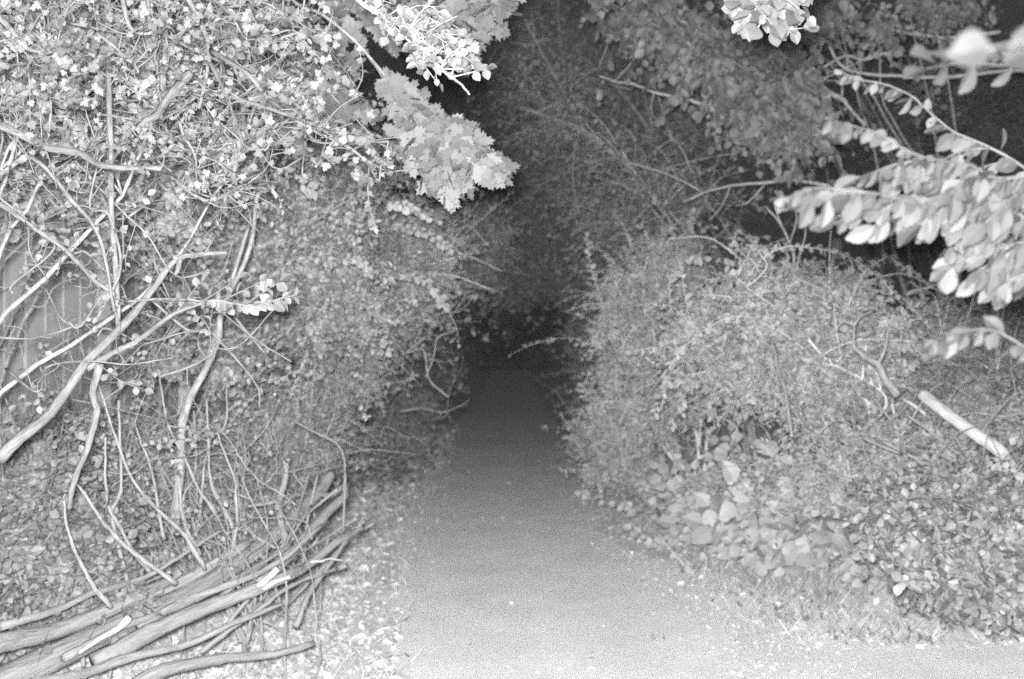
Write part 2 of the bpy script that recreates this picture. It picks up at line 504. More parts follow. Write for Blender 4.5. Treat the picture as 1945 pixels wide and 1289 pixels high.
# ---- right side
plant('bramble_bush', 'tall arching bramble mound on the right, brightest of the bushes', 'bush', (2.55, 7.6, .2),
      [E(1480, 600, 7.4, 210, 120, .7), E(1400, 690, 7.2, 150, 110, .6), E(1600, 620, 7.6, 140, 130, .6), E(1560, 740, 7.2, 180, 90, .6)],
      10, 2600, 14, .042, leaf='leaf', ncl=100, spread=.24, seed=21, droop=.3)
plant('bramble_bush', 'bramble bush on the right at the path side, left of the brightest mound', 'bush', (1.75, 10.2, .2),
      [E(1230, 560, 10, 110, 100, .8), E(1200, 690, 9.8, 120, 120, .7), E(1290, 640, 9.8, 100, 150, .7), E(1210, 800, 9.6, 100, 70, .6), E(1260, 470, 10, 60, 60, .6)],
      9, 2700, 14, .042, leaf='leaf', ncl=95, spread=.26, seed=22, droop=.2)
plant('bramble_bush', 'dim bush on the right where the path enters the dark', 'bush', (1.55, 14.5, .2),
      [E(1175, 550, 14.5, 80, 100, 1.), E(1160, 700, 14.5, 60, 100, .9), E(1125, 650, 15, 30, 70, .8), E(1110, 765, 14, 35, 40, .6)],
      8, 1700, 13, .05, leaf='leaf_dimmed', bark='bark', ncl=70, spread=.35, seed=23, shoots=5)
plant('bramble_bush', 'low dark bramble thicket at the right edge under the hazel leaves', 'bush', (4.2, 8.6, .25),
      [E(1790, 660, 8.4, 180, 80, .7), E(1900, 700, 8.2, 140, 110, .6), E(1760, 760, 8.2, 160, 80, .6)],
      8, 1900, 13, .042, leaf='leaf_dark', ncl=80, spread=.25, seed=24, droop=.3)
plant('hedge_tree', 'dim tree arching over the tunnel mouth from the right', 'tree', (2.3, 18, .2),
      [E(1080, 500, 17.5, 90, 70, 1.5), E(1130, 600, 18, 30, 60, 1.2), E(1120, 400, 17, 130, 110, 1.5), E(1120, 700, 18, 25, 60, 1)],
      7, 2000, 12, .07, leaf='leaf_dimmed', ncl=80, spread=.5, seed=25, stem_r=.05, bark='bark_dark', shoots=8, wood_name='trunk', leaf_name='crown')
# ---- background trees
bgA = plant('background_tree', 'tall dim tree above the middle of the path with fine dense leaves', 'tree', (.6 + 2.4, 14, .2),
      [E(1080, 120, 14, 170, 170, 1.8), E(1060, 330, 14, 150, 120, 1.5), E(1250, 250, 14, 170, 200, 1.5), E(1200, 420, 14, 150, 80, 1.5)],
      9, 3600, 13, .06, leaf='leaf_dimmed', bark='bark_dark', ncl=120, spread=.45, seed=31, stem_r=.07, shoots=30, wood_name='trunk', leaf_name='crown')
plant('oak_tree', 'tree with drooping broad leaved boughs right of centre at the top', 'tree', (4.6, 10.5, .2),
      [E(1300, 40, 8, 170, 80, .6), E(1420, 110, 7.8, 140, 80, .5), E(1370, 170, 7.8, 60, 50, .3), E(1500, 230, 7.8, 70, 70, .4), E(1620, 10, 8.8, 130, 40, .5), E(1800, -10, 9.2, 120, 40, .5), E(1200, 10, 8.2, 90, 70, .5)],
      6, 1200, 9, .066, tmpl=T_OVAL, leaf='leaf_dimmed', bark='bark_dark', shoots=15, ncl=60, spread=.22, seed=32, stem_r=.035, wood_name='trunk', leaf_name='crown', droop=.6)

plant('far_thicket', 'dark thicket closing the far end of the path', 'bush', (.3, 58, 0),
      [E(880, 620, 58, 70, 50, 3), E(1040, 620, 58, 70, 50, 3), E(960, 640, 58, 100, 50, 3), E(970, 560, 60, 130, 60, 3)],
      8, 2200, 10, .12, leaf='leaf_dimmed', bark='bark_dark', ncl=90, spread=1.4, seed=35, stem_r=.05, shoots=0)
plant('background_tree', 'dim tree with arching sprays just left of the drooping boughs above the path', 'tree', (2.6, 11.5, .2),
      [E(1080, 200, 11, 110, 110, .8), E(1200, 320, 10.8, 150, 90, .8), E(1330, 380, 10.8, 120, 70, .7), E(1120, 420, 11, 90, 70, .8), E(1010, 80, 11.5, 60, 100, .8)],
      7, 620, 12, .045, leaf='leaf_dimmed', bark='bark', ncl=60, spread=.42, seed=39, stem_r=.02, wood_name='trunk', leaf_name='crown', shoots=22, shoot_len=1.5, droop=.4)
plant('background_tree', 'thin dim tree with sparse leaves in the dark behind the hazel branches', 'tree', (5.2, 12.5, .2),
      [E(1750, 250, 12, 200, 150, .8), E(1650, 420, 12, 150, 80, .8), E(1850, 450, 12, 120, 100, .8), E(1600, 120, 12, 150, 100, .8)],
      4, 160, 10, .05, tmpl=T_OVAL, leaf='leaf_dimmed', bark='bark_dark', ncl=22, spread=.5, seed=37, stem_r=.03, wood_name='trunk', leaf_name='crown', shoots=14, shoot_len=1.6)
plant('hawthorn_shrub', 'leafy hawthorn spray just behind the near twigs at the top left corner', 'shrub', (-2.3, 3.9, .2),
      [E(110, 90, 3.5, 180, 120, .35), E(330, 120, 3.6, 180, 130, .35), E(520, 130, 3.7, 140, 130, .3), E(150, 260, 3.7, 160, 90, .3), E(420, 290, 3.9, 150, 90, .3)],
      6, 620, 11, .028, tmpl=T_SMALL, leaf='leaf', bark='bark', ncl=60, spread=.16, seed=38, stem_r=.012, shoots=20, shoot_len=.6)
for i, (x, y, s, rot, lb) in enumerate([
        (-3.2, 26, 1.3, 2.2, 'far dark tree at the end of the tunnel on the left'),
        (3.4, 27, 1.3, .9, 'far dark tree at the end of the tunnel on the right'),
        (6.5, 15, 1.1, 4.2, 'dark tree behind the hazel branches at the right edge'),
        (9.0, 20, 1.4, 5.4, 'dark tree deepest in the wood at the upper right')]):
    c = copy_tree(bgA, (x, y, 0.1), rot, s); c['label'] = lb

# ------------------------------------------------------------------ hand-placed branches
def branch(name, label, cat, paths, mat, leaves=None, base=None, sides=7, group=None, part='stem'):
    V = tubes(paths, sides, True); G = V[3]; V = V[:3]
    base = paths[0][0][0] if base is None else base
    mt = M[mat + '_g'] if mat + '_g' in M else M[mat]
    if leaves is None:
        me = np_mesh(name, *V, mt, origin=base, smooth=True, grain=G)
        me.location = tuple(float(v) for v in base)
        return put(me, None, label, cat, group)
    root = thing(name, base, label, cat, group)
    put(np_mesh(part, *V, mt, origin=base, smooth=True, grain=G), root)
    lv, lm, ln = leaves
    put(np_mesh(ln, *lv, M[lm], origin=base), root)
    return root

def leaves_along(path, n, size, tmpl, t0=.1, side_dir=None, bias=(0, -.8, .3), rnd=.4, gap=.0, droop=.4, r=None, taper=.0, sw=.9):
    r = r or rng
    m = len(path)
    u = np.linspace(t0, 1, n) * (m - 1.001)
    i = u.astype(int); f = (u - i)[:, None]
    P = path[i] * (1 - f) + path[i + 1] * f
    T = norm(path[i + 1] - path[i])
    Nb = norm(np.array([0, -1.0, .15]) + r.normal(0, .15, P.shape))
    sd = norm(np.cross(T, Nb)) * np.where(np.arange(n) % 2, 1, -1)[:, None]
    D = T * .8 + sd * sw + np.array([0, 0, -droop]) + r.normal(0, .22, P.shape)
    D[-1] = T[-1]
    N = np.asarray(bias) + r.normal(0, rnd, P.shape)
    return P, D, N, size * r.uniform(.6, 1.15, n) * (1 - taper * np.linspace(0, 1, n))

def cat_leaves(tmpl, lst):
    P, D, N, S = [np.concatenate(z) for z in zip(*lst)]
    return scatter(tmpl, P, D, N, S)

# hazel boughs reaching in from the right, about two metres away
hz = [[(2080, 400, 1.9), (1900, 292, 1.9), (1800, 240, 1.9), (1700, 165, 1.85), (1605, 135, 1.8)],
      [(2080, 520, 1.8), (1960, 400, 1.75), (1860, 320, 1.75), (1760, 300, 1.7), (1650, 250, 1.65), (1570, 225, 1.6)],
      [(2060, 470, 1.75), (1900, 392, 1.7), (1750, 385, 1.65), (1640, 365, 1.6), (1550, 358, 1.6), (1480, 378, 1.58)],
      [(2080, 560, 1.9), (1980, 470, 1.85), (1880, 440, 1.85), (1820, 480, 1.8), (1800, 530, 1.78)],
      [(2100, 720, 1.7), (1980, 670, 1.65), (1880, 628, 1.6), (1800, 640, 1.55), (1755, 662, 1.5)],
      [(2090, 330, 1.7), (1990, 330, 1.7), (1880, 335, 1.68), (1780, 345, 1.65), (1700, 330, 1.6)],
      [(2100, 500, 1.8), (2000, 470, 1.75), (1930, 470, 1.75), (1860, 455, 1.72), (1795, 470, 1.7)],
      [(2080, 540, 1.6), (2000, 515, 1.55), (1940, 520, 1.55), (1905, 560, 1.55)]]
hl = ['hazel branch reaching highest across the dark on the right with spaced pairs of leaves',
      'hazel branch second from the top on the right, its tip pointing up left',
      'longest hazel branch on the right, tip pointing left with hanging leaves',
      'hazel branch drooping in front of the dark at the right edge',
      'lowest hazel branch on the right with flat leaves in front of the fence',
      'hazel branch between the second and the longest one, leaving the frame at the right edge',
      'hazel branch just below the longest one, crowded with overlapping leaves at the right edge',
      'short hazel branch on the right with one leaf hanging from its tip']
for i, pts in enumerate(hz):
    p = pxpath(pts, 40, .002)
    n = [17, 22, 24, 14, 12, 18, 17, 7][i]
    lst = [leaves_along(p, int(n * 2.0), .050, T_HAZEL, .05, bias=(.3, -.7, .5), rnd=.75, droop=.95, taper=.5, sw=.55)]
    paths = [(p, lerp_r(.0030, .0009, 40))]
    if i in (0, 1, 2, 5, 6):
        for k in ((4, 8, 11) if i == 0 else (5, 9, 13, 17, 21)):                       # side twigs with their own leaves
            q = p[k] + np.array([-.11, -.02, -.035]) * rng.uniform(.8, 1.3) + rng.normal(0, .02, 3)
            sp = spline([p[k], (p[k] + q) / 2 + np.array([0, 0, .01]), q], 10)
            paths.append((sp, lerp_r(.002, .001, 10)))
            lst.append(leaves_along(sp, 8, .044, T_HAZEL, .3, bias=(.3, -.6, .5), rnd=.5, droop=.9, sw=.55))
    branch('hazel_branch', hl[i], 'branch', paths, 'bark_near', (cat_leaves(T_HAZEL, lst), 'hazel', 'foliage'), group='hazel branches on the right')

# nearest leaf, burnt out by the flash
p = pxpath([(2100, 60, 1.0), (1960, 75, .98), (1890, 90, .95), (1875, 95, .95)], 12)
P = np.array([W(1888, 92, .95), W(2010, 80, 1.05), W(1960, 10, 1.3)])
D = np.array([[-1, 0, -.1], [-1, .05, -.28], [.3, 0, 1]]); N = np.array([[0, -1, .1], [.1, -1, .3], [0, -1, .4]])
branch('hazel_branch', 'twig nearest the lens at the top right with one burnt out white leaf', 'branch', [(p, lerp_r(.002, .001, 12))], 'bark_pale',
       (scatter(tmpl_ovate(9, .44, .05, -.25, .22, .5), P, D, N, np.array([.038, .05, .03])), 'hazel', 'foliage'), group='hazel branches on the right')
p = pxpath([(2100, 170, 1.6), (1950, 130, 1.6), (1830, 120, 1.55), (1760, 130, 1.5)], 16)
branch('hazel_branch', 'dim hazel twig just behind the burnt out leaf at the top right', 'branch', [(p, lerp_r(.003, .001, 16))], 'bark_dark',
       (cat_leaves(T_HAZEL, [leaves_along(p, 9, .06, T_HAZEL, .2, bias=(.9, -.2, .5), rnd=.3)]), 'leaf_dark', 'foliage'), group='hazel branches on the right')

def in_poly(x, y, poly):
    c = np.zeros(len(x), bool); j = len(poly) - 1
    for i in range(len(poly)):
        xi, yi = poly[i]; xj, yj = poly[j]
        c ^= ((yi > y) != (yj > y)) & (x < (xj - xi) * (y - yi) / (yj - yi + 1e-9) + xi)
        j = i
    return c

def bough(name, label, cat, main, poly, depth, thick, ntw, nl, size, tmpl, leafm, barkm, r0=.01, bias=(0, -1, .4), rnd=.35, group=None, droop=.5):
    "a leafy bough: main stem by points, side twigs running out to spots spread over its foliage sheet"
    mp_ = pxpath(main, 40, .004)
    xs = np.array([p[0] for p in poly]); ys = np.array([p[1] for p in poly])
    X, Y = [], []
    while len(X) < ntw:
        x = rng.uniform(xs.min(), xs.max(), 400); y = rng.uniform(ys.min(), ys.max(), 400)
        k = in_poly(x, y, poly); X += list(x[k]); Y += list(y[k])
    X, Y = np.array(X[:ntw]), np.array(Y[:ntw])
    Q = np.array([W(a, b, depth + rng.normal(0, thick)) for a, b in zip(X, Y)])
    A = []
    for q in Q:
        d2 = ((mp_ - q) ** 2).sum(1); k = max(0, int(np.argmin(d2)) - 4)
        A.append(spline([mp_[k], (mp_[k] + q) / 2 + rng.normal(0, .02, 3) + np.array([0, 0, .02]), q], 8))
    A = np.array(A)
    wood = merge(tubes([(mp_, lerp_r(r0, .002, 40))], 7), fast_tubes(A, np.linspace(.0025, .001, 8)[None].repeat(len(A), 0)))
    lst = []
    for a in A:
        a = a[3:] if np.linalg.norm(a[-1] - a[0]) > .3 else a
        lst.append(leaves_along(a, nl, size, tmpl, .2, bias=bias, rnd=rnd, droop=droop))
    base = mp_[0]
    root = thing(name, base, label, cat, group)
    put(np_mesh('stem', *wood, M[barkm], origin=base, smooth=True), root)
    put(np_mesh('foliage', *cat_leaves(tmpl, lst), M[leafm], origin=base), root)
    return root

# maple boughs, upper left of centre
bough('maple_bough', 'maple bough hanging lowest into the dark above the path with flat pale leaves', 'bough',
      [(480, -60, 4.4), (560, 0, 4.4), (620, 30, 4.3), (700, 110, 4.3), (770, 190, 4.2), (850, 270, 4.2), (900, 340, 4.2)],
      [(735, 215), (790, 190), (830, 215), (900, 235), (925, 280), (975, 320), (960, 340), (900, 365), (850, 385), (790, 340), (765, 300), (750, 250), (735, 235)],
      4.25, .16, 130, 5, .066, T_MAPLE, 'maple', 'bark', .009, rnd=.7)
bough('maple_bough', 'maple bough along the top edge left of the dark gap', 'bough',
      [(560, -120, 4.6), (650, -40, 4.6), (760, 20, 4.5), (860, 60, 4.5), (930, 60, 4.5)],
      [(600, -60), (1000, -60), (985, 10), (960, 70), (920, 140), (860, 120), (790, 110), (700, 80), (620, 60)],
      4.55, .25, 130, 5, .07, T_MAPLE, 'maple', 'bark', .014)
bough('maple_bough', 'maple bough between the hawthorn and the dark gap, left of the lowest one', 'bough',
      [(380, -60, 4.8), (470, 60, 4.8), (560, 150, 4.7), (640, 210, 4.7), (700, 230, 4.6)],
      [(450, 0), (640, 40), (720, 110), (680, 150), (650, 160), (690, 205), (720, 225), (680, 240), (600, 230), (560, 300), (480, 200)],
      4.75, .25, 110, 5, .07, T_MAPLE, 'maple', 'bark', .014)
bough('hawthorn_bough', 'blurred bright bough of small leaves in front of the maple at the top', 'bough',
      [(600, -80, 2.6), (690, 10, 2.6), (780, 60, 2.6), (840, 130, 2.55), (900, 180, 2.5)],
      [(620, -30), (740, -30), (870, 30), (920, 100), (950, 150), (880, 130), (840, 170), (770, 110), (700, 50)],
      2.6, .08, 60, 6, .026, T_OVAL, 'leaf_near', 'bark_pale', .006)
bough('lime_bough', 'bright bough of round leaves hanging in from the top right of centre', 'bough',
      [(1560, -200, 2.6), (1500, -90, 2.55), (1450, 0, 2.5), (1440, 60, 2.5)],
      [(1375, -40), (1560, -40), (1550, 20), (1530, 60), (1500, 80), (1450, 90), (1420, 60), (1390, 30)],
      2.5, .06, 46, 5, .045, T_OVAL, 'leaf_near', 'bark_pale', .006)

# near twiggy tree at the upper left
near = [([(-60, 215, 2.9), (60, 262, 2.9), (150, 292, 2.85), (200, 313, 2.8), (308, 322, 2.75)], .013, .007),
        ([(-60, 300, 3.1), (0, 330, 3.1), (60, 300, 3.1), (130, 375, 3.1), (190, 450, 3.2), (220, 590, 3.3)], .008, .005),
        ([(-60, 350, 3.3), (80, 440, 3.3), (150, 500, 3.3), (215, 560, 3.3)], .008, .006),
        ([(207, 40, 3.4), (207, 180, 3.4), (212, 400, 3.4), (221, 620, 3.5)], .010, .010),
        ([(305, -60, 3.1), (313, 60, 3.1), (312, 170, 3.1), (345, 155, 3.0)], .014, .008),
        ([(360, 140, 3.0), (310, 200, 2.9), (262, 248, 2.8)], .014, .008),
        ([(225, -40, 2.7), (250, 55, 2.7), (300, 62, 2.7), (335, 76, 2.7)], .007, .003),
        ([(272, -40, 2.9), (290, 60, 2.9), (302, 135, 2.9)], .007, .004),
        ([(370, 90, 2.9), (395, 115, 2.9), (430, 185, 2.8), (460, 272, 2.7), (505, 288, 2.7)], .007, .003),
        ([(400, 95, 2.8), (470, 140, 2.7), (510, 185, 2.7), (560, 225, 2.6), (640, 265, 2.6), (735, 272, 2.6)], .007, .003),
        ([(430, 180, 2.7), (500, 200, 2.6), (600, 240, 2.5), (680, 290, 2.5), (722, 345, 2.45)], .006, .003),
        ([(470, 5, 2.7), (490, 50, 2.6), (502, 76, 2.6), (560, 60, 2.6)], .005, .003),
        ([(320, -50, 3.0), (380, 40, 3.0), (395, 115, 3.0), (380, 200, 3.0)], .009, .004),
        ([(-50, -20, 2.5), (20, 50, 2.5), (55, 95, 2.5), (140, 90, 2.5), (180, 60, 2.5)], .008, .003),
        ([(180, 60, 2.6), (230, 100, 2.6), (265, 135, 2.6)], .005, .003),
        ([(90, 120, 2.7), (95, 200, 2.7), (92, 260, 2.7)], .004, .003),
        ([(340, 230, 2.8), (370, 300, 2.8), (375, 330, 2.8)], .004, .003),
        ([(120, 30, 2.6), (160, -30, 2.6)], .004, .003),
        ([(335, 345, 2.9), (400, 380, 2.9), (470, 345, 3.0)], .005, .003),
        ]
nl_ = []
npaths = []
for pts, a, b in near:
    p = pxpath(pts, 30, .0025)
    npaths.append((p, lerp_r(a, b, 30, .06)))
    for k in range(3, 30, 2):
        q = p[k] + rng.normal(0, .05, 3) + np.array([.02, -.02, -.01])
        s = spline([p[k], (p[k] + q) / 2 + rng.normal(0, .01, 3), q], 6)
        npaths.append((s, lerp_r(.002, .001, 6)))
        if rng.uniform() < .6:
            nl_.append(leaves_along(s, 5, .018, T_MAPLE, .4, bias=(0, -.6, .6), rnd=.6, droop=.1))
PX = np.concatenate([pp[4:] for pp, _ in npaths[:19]] + [pp for pp, _ in npaths[19:]])
for (x, y, sx, sy, n) in [(40, 60, 80, 50, 34), (120, 110, 80, 70, 30), (150, 200, 60, 60, 22), (60, 220, 60, 70, 16), (560, 150, 90, 80, 34), (640, 250, 60, 40, 24), (300, 40, 140, 50, 30), (420, 50, 100, 50, 20), (710, 330, 25, 20, 8), (270, 250, 20, 12, 5)]:
    for _ in range(int(n * .75)):
        c = W(x + rng.normal(0, sx), y + rng.normal(0, sy), rng.uniform(2.2, 3.0))
        s0 = PX[np.argmin(((PX - c) ** 2).sum(1) * rng.uniform(.5, 1.5, len(PX)))]
        v = c - s0; L = np.linalg.norm(v); c = s0 + v * min(1, .16 / L) + rng.normal(0, .03, 3)
        s = spline([s0, (s0 + c) / 2 + rng.normal(0, .02, 3), c], 8)
        npaths.append((s, lerp_r(.0018, .0008, 8)))
        nl_.append(leaves_along(s, rng.integers(4, 11), .020, T_MAPLE, .4, bias=(0, -.5, .5), rnd=.8, droop=.1))
branch('twiggy_tree', 'near twiggy tree with crossing pale branches and tiny bright leaves at the upper left', 'tree', npaths, 'bark_near',
       (cat_leaves(T_MAPLE, nl_), 'leaf_near', 'foliage'), sides=6)

# crossing dead branches, left middle
def simple(name, label, cat, pts, r0, r1, mat, jit=.006, group=None, n=30, extra=None, knob=.06):
    p = pxpath(pts, n, jit)
    paths = [(p, lerp_r(r0, r1, n, knob))]
    for e in (extra or []):
        paths.append((pxpath(e[0], 14, jit * .6), lerp_r(e[1], e[2], 14)))
    return branch(name, label, cat, paths, mat, group=group, sides=9)

simple('dead_branch', 'long pale dead branch rising from the left edge and bending flat at its upper end', 'branch',
       [(0, 870, 3.2), (30, 840, 3.2), (95, 785, 3.3), (160, 692, 3.4), (240, 610, 3.5), (300, 540, 3.6), (342, 490, 3.6), (385, 480, 3.6), (435, 483, 3.6)], .019, .006, 'bark_near',
       extra=[([(342, 492, 3.6), (338, 512, 3.6), (335, 515, 3.6)], .01, .006)])
p = pxpath([(165, 700, 3.45), (220, 668, 3.5), (270, 640, 3.5), (340, 592, 3.6), (400, 575, 3.6), (470, 578, 3.6), (560, 560, 3.6)], 34, .005)
sub = []
for k in (16, 20, 24, 27):
    q = p[k] + np.array([.12, 0, .06]) + rng.normal(0, .03, 3)
    sub.append((spline([p[k], (p[k] + q) / 2, q], 8), lerp_r(.003, .001, 8)))
lst = [leaves_along(p[22:], 30, .045, T_OVAL, .1, bias=(0, -.7, .6), rnd=.5)] + [leaves_along(s[0], 7, .04, T_OVAL, .3, bias=(0, -.7, .6), rnd=.5) for s in sub]
branch('leafy_branch', 'second crossing branch below the bent one, ending in a tuft of bright leaves', 'branch', [(p, lerp_r(.012, .003, 34, .08))] + sub, 'bark_near',
       (cat_leaves(T_OVAL, lst), 'leaf_near', 'foliage'))
simple('dead_branch', 'pale stub hanging down from where the two long branches cross', 'branch',
       [(190, 690, 3.45), (180, 760, 3.5), (165, 830, 3.55), (135, 915, 3.6), (128, 960, 3.65)], .012, .009, 'bark_near')
simple('leaning_trunk', 'dark leaning trunk with ivy bark left of the middle, rising right', 'trunk',
       [(330, 1010, 5.1), (342, 890, 5.0), (350, 790, 4.9), (390, 700, 4.9), (415, 640, 4.8), (420, 590, 4.8), (470, 480, 4.9), (490, 380, 4.9)], .024, .008, 'bark',
       extra=[([(390, 700, 4.9), (418, 610, 4.85), (440, 540, 4.9), (478, 420, 5.0)], .014, .008)])
stem_specs = [
    ([(200, 830, 4.3), (215, 980, 4.4), (290, 1095, 4.6)], .011), ([(225, 760, 4.5), (230, 930, 4.5), (215, 975, 4.5), (250, 1120, 4.5)], .012),
    ([(180, 710, 4.3), (250, 900, 4.4), (320, 980, 4.6), (395, 1075, 4.8)], .012), ([(345, 800, 5.0), (343, 950, 5.0), (378, 1045, 5.0)], .014),
    ([(392, 760, 5.1), (400, 900, 5.1), (440, 1010, 5.1), (446, 1060, 5.1)], .013), ([(412, 820, 5.0), (440, 900, 5.0), (447, 960, 5.0), (435, 1060, 5.0)], .010),
    ([(368, 780, 5.2), (369, 910, 5.2), (350, 945, 5.2), (360, 1060, 5.2)], .009), ([(130, 900, 4.2), (200, 1000, 4.3), (330, 1110, 4.5)], .013),
    ([(430, 730, 5.4), (420, 820, 5.4), (400, 840, 5.4), (380, 1000, 5.4)], .009), ([(255, 800, 4.8), (290, 900, 4.8), (310, 1020, 4.8)], .009),
    ([(415, 810, 5.2), (480, 900, 5.3), (560, 960, 5.5)], .007), ([(120, 950, 4.0), (150, 1060, 4.1), (210, 1150, 4.2)], .012),
    ([(480, 650, 7.5), (477, 720, 7.5), (475, 815, 7.5)], .012), ([(506, 655, 7.5), (503, 760, 7.5), (480, 830, 7.5)], .010),
    ([(300, 700, 4.6), (330, 830, 4.7), (420, 990, 4.9)], .008), ([(450, 900, 5.3), (470, 1000, 5.3), (520, 1040, 5.3)], .008),
    ([(620, 640, 8), (560, 740, 8), (540, 810, 8)], .008), ([(600, 690, 7), (590, 800, 7), (570, 880, 7)], .008)]
SG = 'bare stems of the left thicket'
STEM_LABELS = ['bare stem leaning right from just beside the pale stub', 'bare stem dropping straight then kinking right of the pale stub', 'bare stem starting at the crossing of the branches and sweeping down right to the logs', 'thick bare stem directly under the dark leaning trunk', 'bare stem just right of the dark leaning trunk reaching the longest log', 'short bare stem ending beside the middle of the longest log', 'bare stem crossing behind the foot of the dark leaning trunk', 'leftmost bare stem, running from the end of the stub down to the logs', 'bare stem with its top higher than the others right of the leaning trunk', 'bare stem in the gap between the pale stub and the leaning trunk', 'slender bare stem slanting down right towards the broken stump', 'lowest bare stem at the left, in front of the ivy', 'left one of two upright pale stems standing by the fence boards under the hedge', 'right one of two upright pale stems standing by the fence boards under the hedge', 'slender bare stem slanting right across the foot of the leaning trunk', 'short bare stem just left of the broken stump', 'faint bare stem under the middle of the left hedge leaning right', 'faint bare stem right of the two upright ones under the left hedge']
for (pts, r0), slb in zip(stem_specs, STEM_LABELS):
    simple('bare_sapling', slb, 'stem', pts, r0 * .35, r0 * .9, 'bark', .006, SG, 26, knob=.12)
for k in range(56):
    d = rng.uniform(4.8, 6.8); x0 = rng.uniform(40, 520); y1 = 644.5 + (1.6 - float(terrain((x0 - 972) / F * d, d))) * F / d
    x1 = min(600, x0 + rng.normal(70, 60)); y0 = y1 - rng.uniform(160, 460)
    xm = (x0 + x1) / 2 + rng.normal(0, 26); ya = (y0 + y1) / 2
    ex = []
    for _ in range(rng.integers(2, 6)):
        u = rng.uniform(.1, .7); xs_ = x0 + (xm - x0) * u * 2 if u < .5 else xm + (x1 - xm) * (u - .5) * 2
        ys_ = y0 + (y1 - y0) * u; dx = rng.normal(0, 60); dy = -rng.uniform(30, 130)
        ex.append(([(xs_, ys_, d), (xs_ + dx * .6, ys_ + dy * .4, d + rng.normal(0, .1)), (xs_ + dx, ys_ + dy, d + rng.normal(0, .2))], .003, .001))
    simple('bare_sapling', 'thin pale bare stem rising among the others from the thicket behind the log pile', 'stem',
           [(x0, y0, d), (x0 * .6 + xm * .4 + rng.normal(0, 12), y0 * .6 + ya * .4, d), (xm, ya, d), (x1 + rng.normal(0, 10), ya * .4 + y1 * .6, d + .05), (x1, y1 + 10, d + .1)], .0015, rng.uniform(.004, .009), 'bark', .007, SG, 24, extra=ex, knob=.12)
simple('arching_stem', 'thin pale stem arching over and down beside the left path edge', 'stem',
       [(560, 800, 5.6), (600, 822, 5.6), (638, 842, 5.6), (654, 880, 5.6), (654, 930, 5.6), (650, 1010, 5.6)], .004, .007, 'bark_near', .002,
       extra=[([(618, 830, 5.6), (625, 810, 5.6), (635, 788, 5.6)], .003, .002)])
simple('broken_stump', 'short thick pale broken stem standing up out of the log pile', 'stump',
       [(543, 878, 5.5), (538, 920, 5.5), (530, 950, 5.5), (538, 1000, 5.5), (560, 1060, 5.6)], .016, .022, 'bark_near', .003,
       extra=[([(530, 950, 5.5), (505, 955, 5.45), (470, 962, 5.4)], .012, .008)])

def climber(label, n, xr, yr, dr, ang, L, seed, rad=.0035, leafy=.35):
    r = np.random.default_rng(seed)
    paths, lst = [], []
    for _ in range(n):
        x, y, d = r.uniform(*xr), r.uniform(*yr), r.uniform(*dr)
        a = r.normal(*ang); l = r.uniform(.5, 1) * L
        pts = []
        for t in np.linspace(-.5, .5, 6):
            pts.append(W(x + math.cos(a) * l * t, y - math.sin(a) * l * t, d) + r.normal(0, .035, 3) + np.array([0, 0, -.5 * t * t * l / F * d * r.uniform(-.3, .9)]))
        p = spline(pts, 26, .003, r)
        q = rad * r.uniform(.5, 1.7)
        paths.append((p, np.linspace(q, q * .4, 26)))
        for k in range(4, 24, 4):
            e = p[k] + r.normal(0, .07, 3)
            sp = spline([p[k], (p[k] + e) / 2 + r.normal(0, .012, 3), e], 6)
            paths.append((sp, np.linspace(q * .4, .0008, 6)))
            if r.uniform() < leafy:
                lst.append(leaves_along(sp, 5, .028, T_OVAL, .3, bias=(0, -.6, .6), rnd=.6, r=r))
    branch('tangled_climber', label, 'climber', paths, 'bark_near', (cat_leaves(T_OVAL, lst), 'leaf_near', 'foliage'), sides=5)
climber('tangle of thin woody climber stems in front of the board fence at the left', 40, (-20, 420), (330, 760), (3.3, 5.2), (.5, 1.0), 320, 71)
climber('tangle of thin arching stems through the upper left canopy', 16, (0, 640), (20, 360), (2.8, 4.2), (-.7, .8), 300, 72)
climber('tangle of thin twigs low down behind the log pile at the left', 90, (0, 540), (780, 1060), (4.6, 5.8), (1.2, .9), 240, 73, .003)
climber('thin trailing stems over the bush left of the tunnel', 22, (560, 860), (380, 840), (7.0, 8.6), (.9, .9), 200, 74, .004, .2)
# ------------------------------------------------------------------ log pile at the lower left
LG = 'logs of the pile at the lower left'
simple('fallen_log', 'longest grey log of the pile, from the bottom left corner up to the path edge', 'log',
       [(-160, 1370, 3.7), (0, 1295, 4.0), (180, 1215, 4.4), (330, 1140, 4.8), (450, 1070, 5.2), (540, 1000, 5.6), (600, 935, 6.0), (628, 900, 6.2)], .062, .030, 'log', .006, LG, 40,
       extra=[([(600, 935, 6.0), (628, 940, 5.9), (645, 925, 5.9)], .018, .008), ([(290, 1135, 4.8), (380, 1085, 4.9), (470, 1030, 5.1)], .032, .02)], knob=.03)
simple('fallen_log', 'second log forking below the longest one and ending in pale broken tips', 'log',
       [(180, 1262, 4.3), (300, 1195, 4.5), (400, 1150, 4.7), (520, 1105, 4.9), (600, 1060, 5.2), (650, 1020, 5.4), (690, 1000, 5.6)], .042, .012, 'log', .006, LG, 36, knob=.06)
simple('fallen_log', 'lowest grey log of the pile lying along the bottom edge', 'log',
       [(200, 1330, 4.3), (330, 1265, 4.5), (460, 1245, 4.7), (600, 1228, 4.9)], .034, .014, 'log', .008, LG, 26)
simple('fallen_log', 'grey log in the bottom left corner above the longest one', 'log',
       [(-120, 1262, 3.7), (0, 1222, 3.9), (120, 1190, 4.2), (260, 1130, 4.5), (330, 1100, 4.7)], .045, .02, 'log', .006, LG, 26)
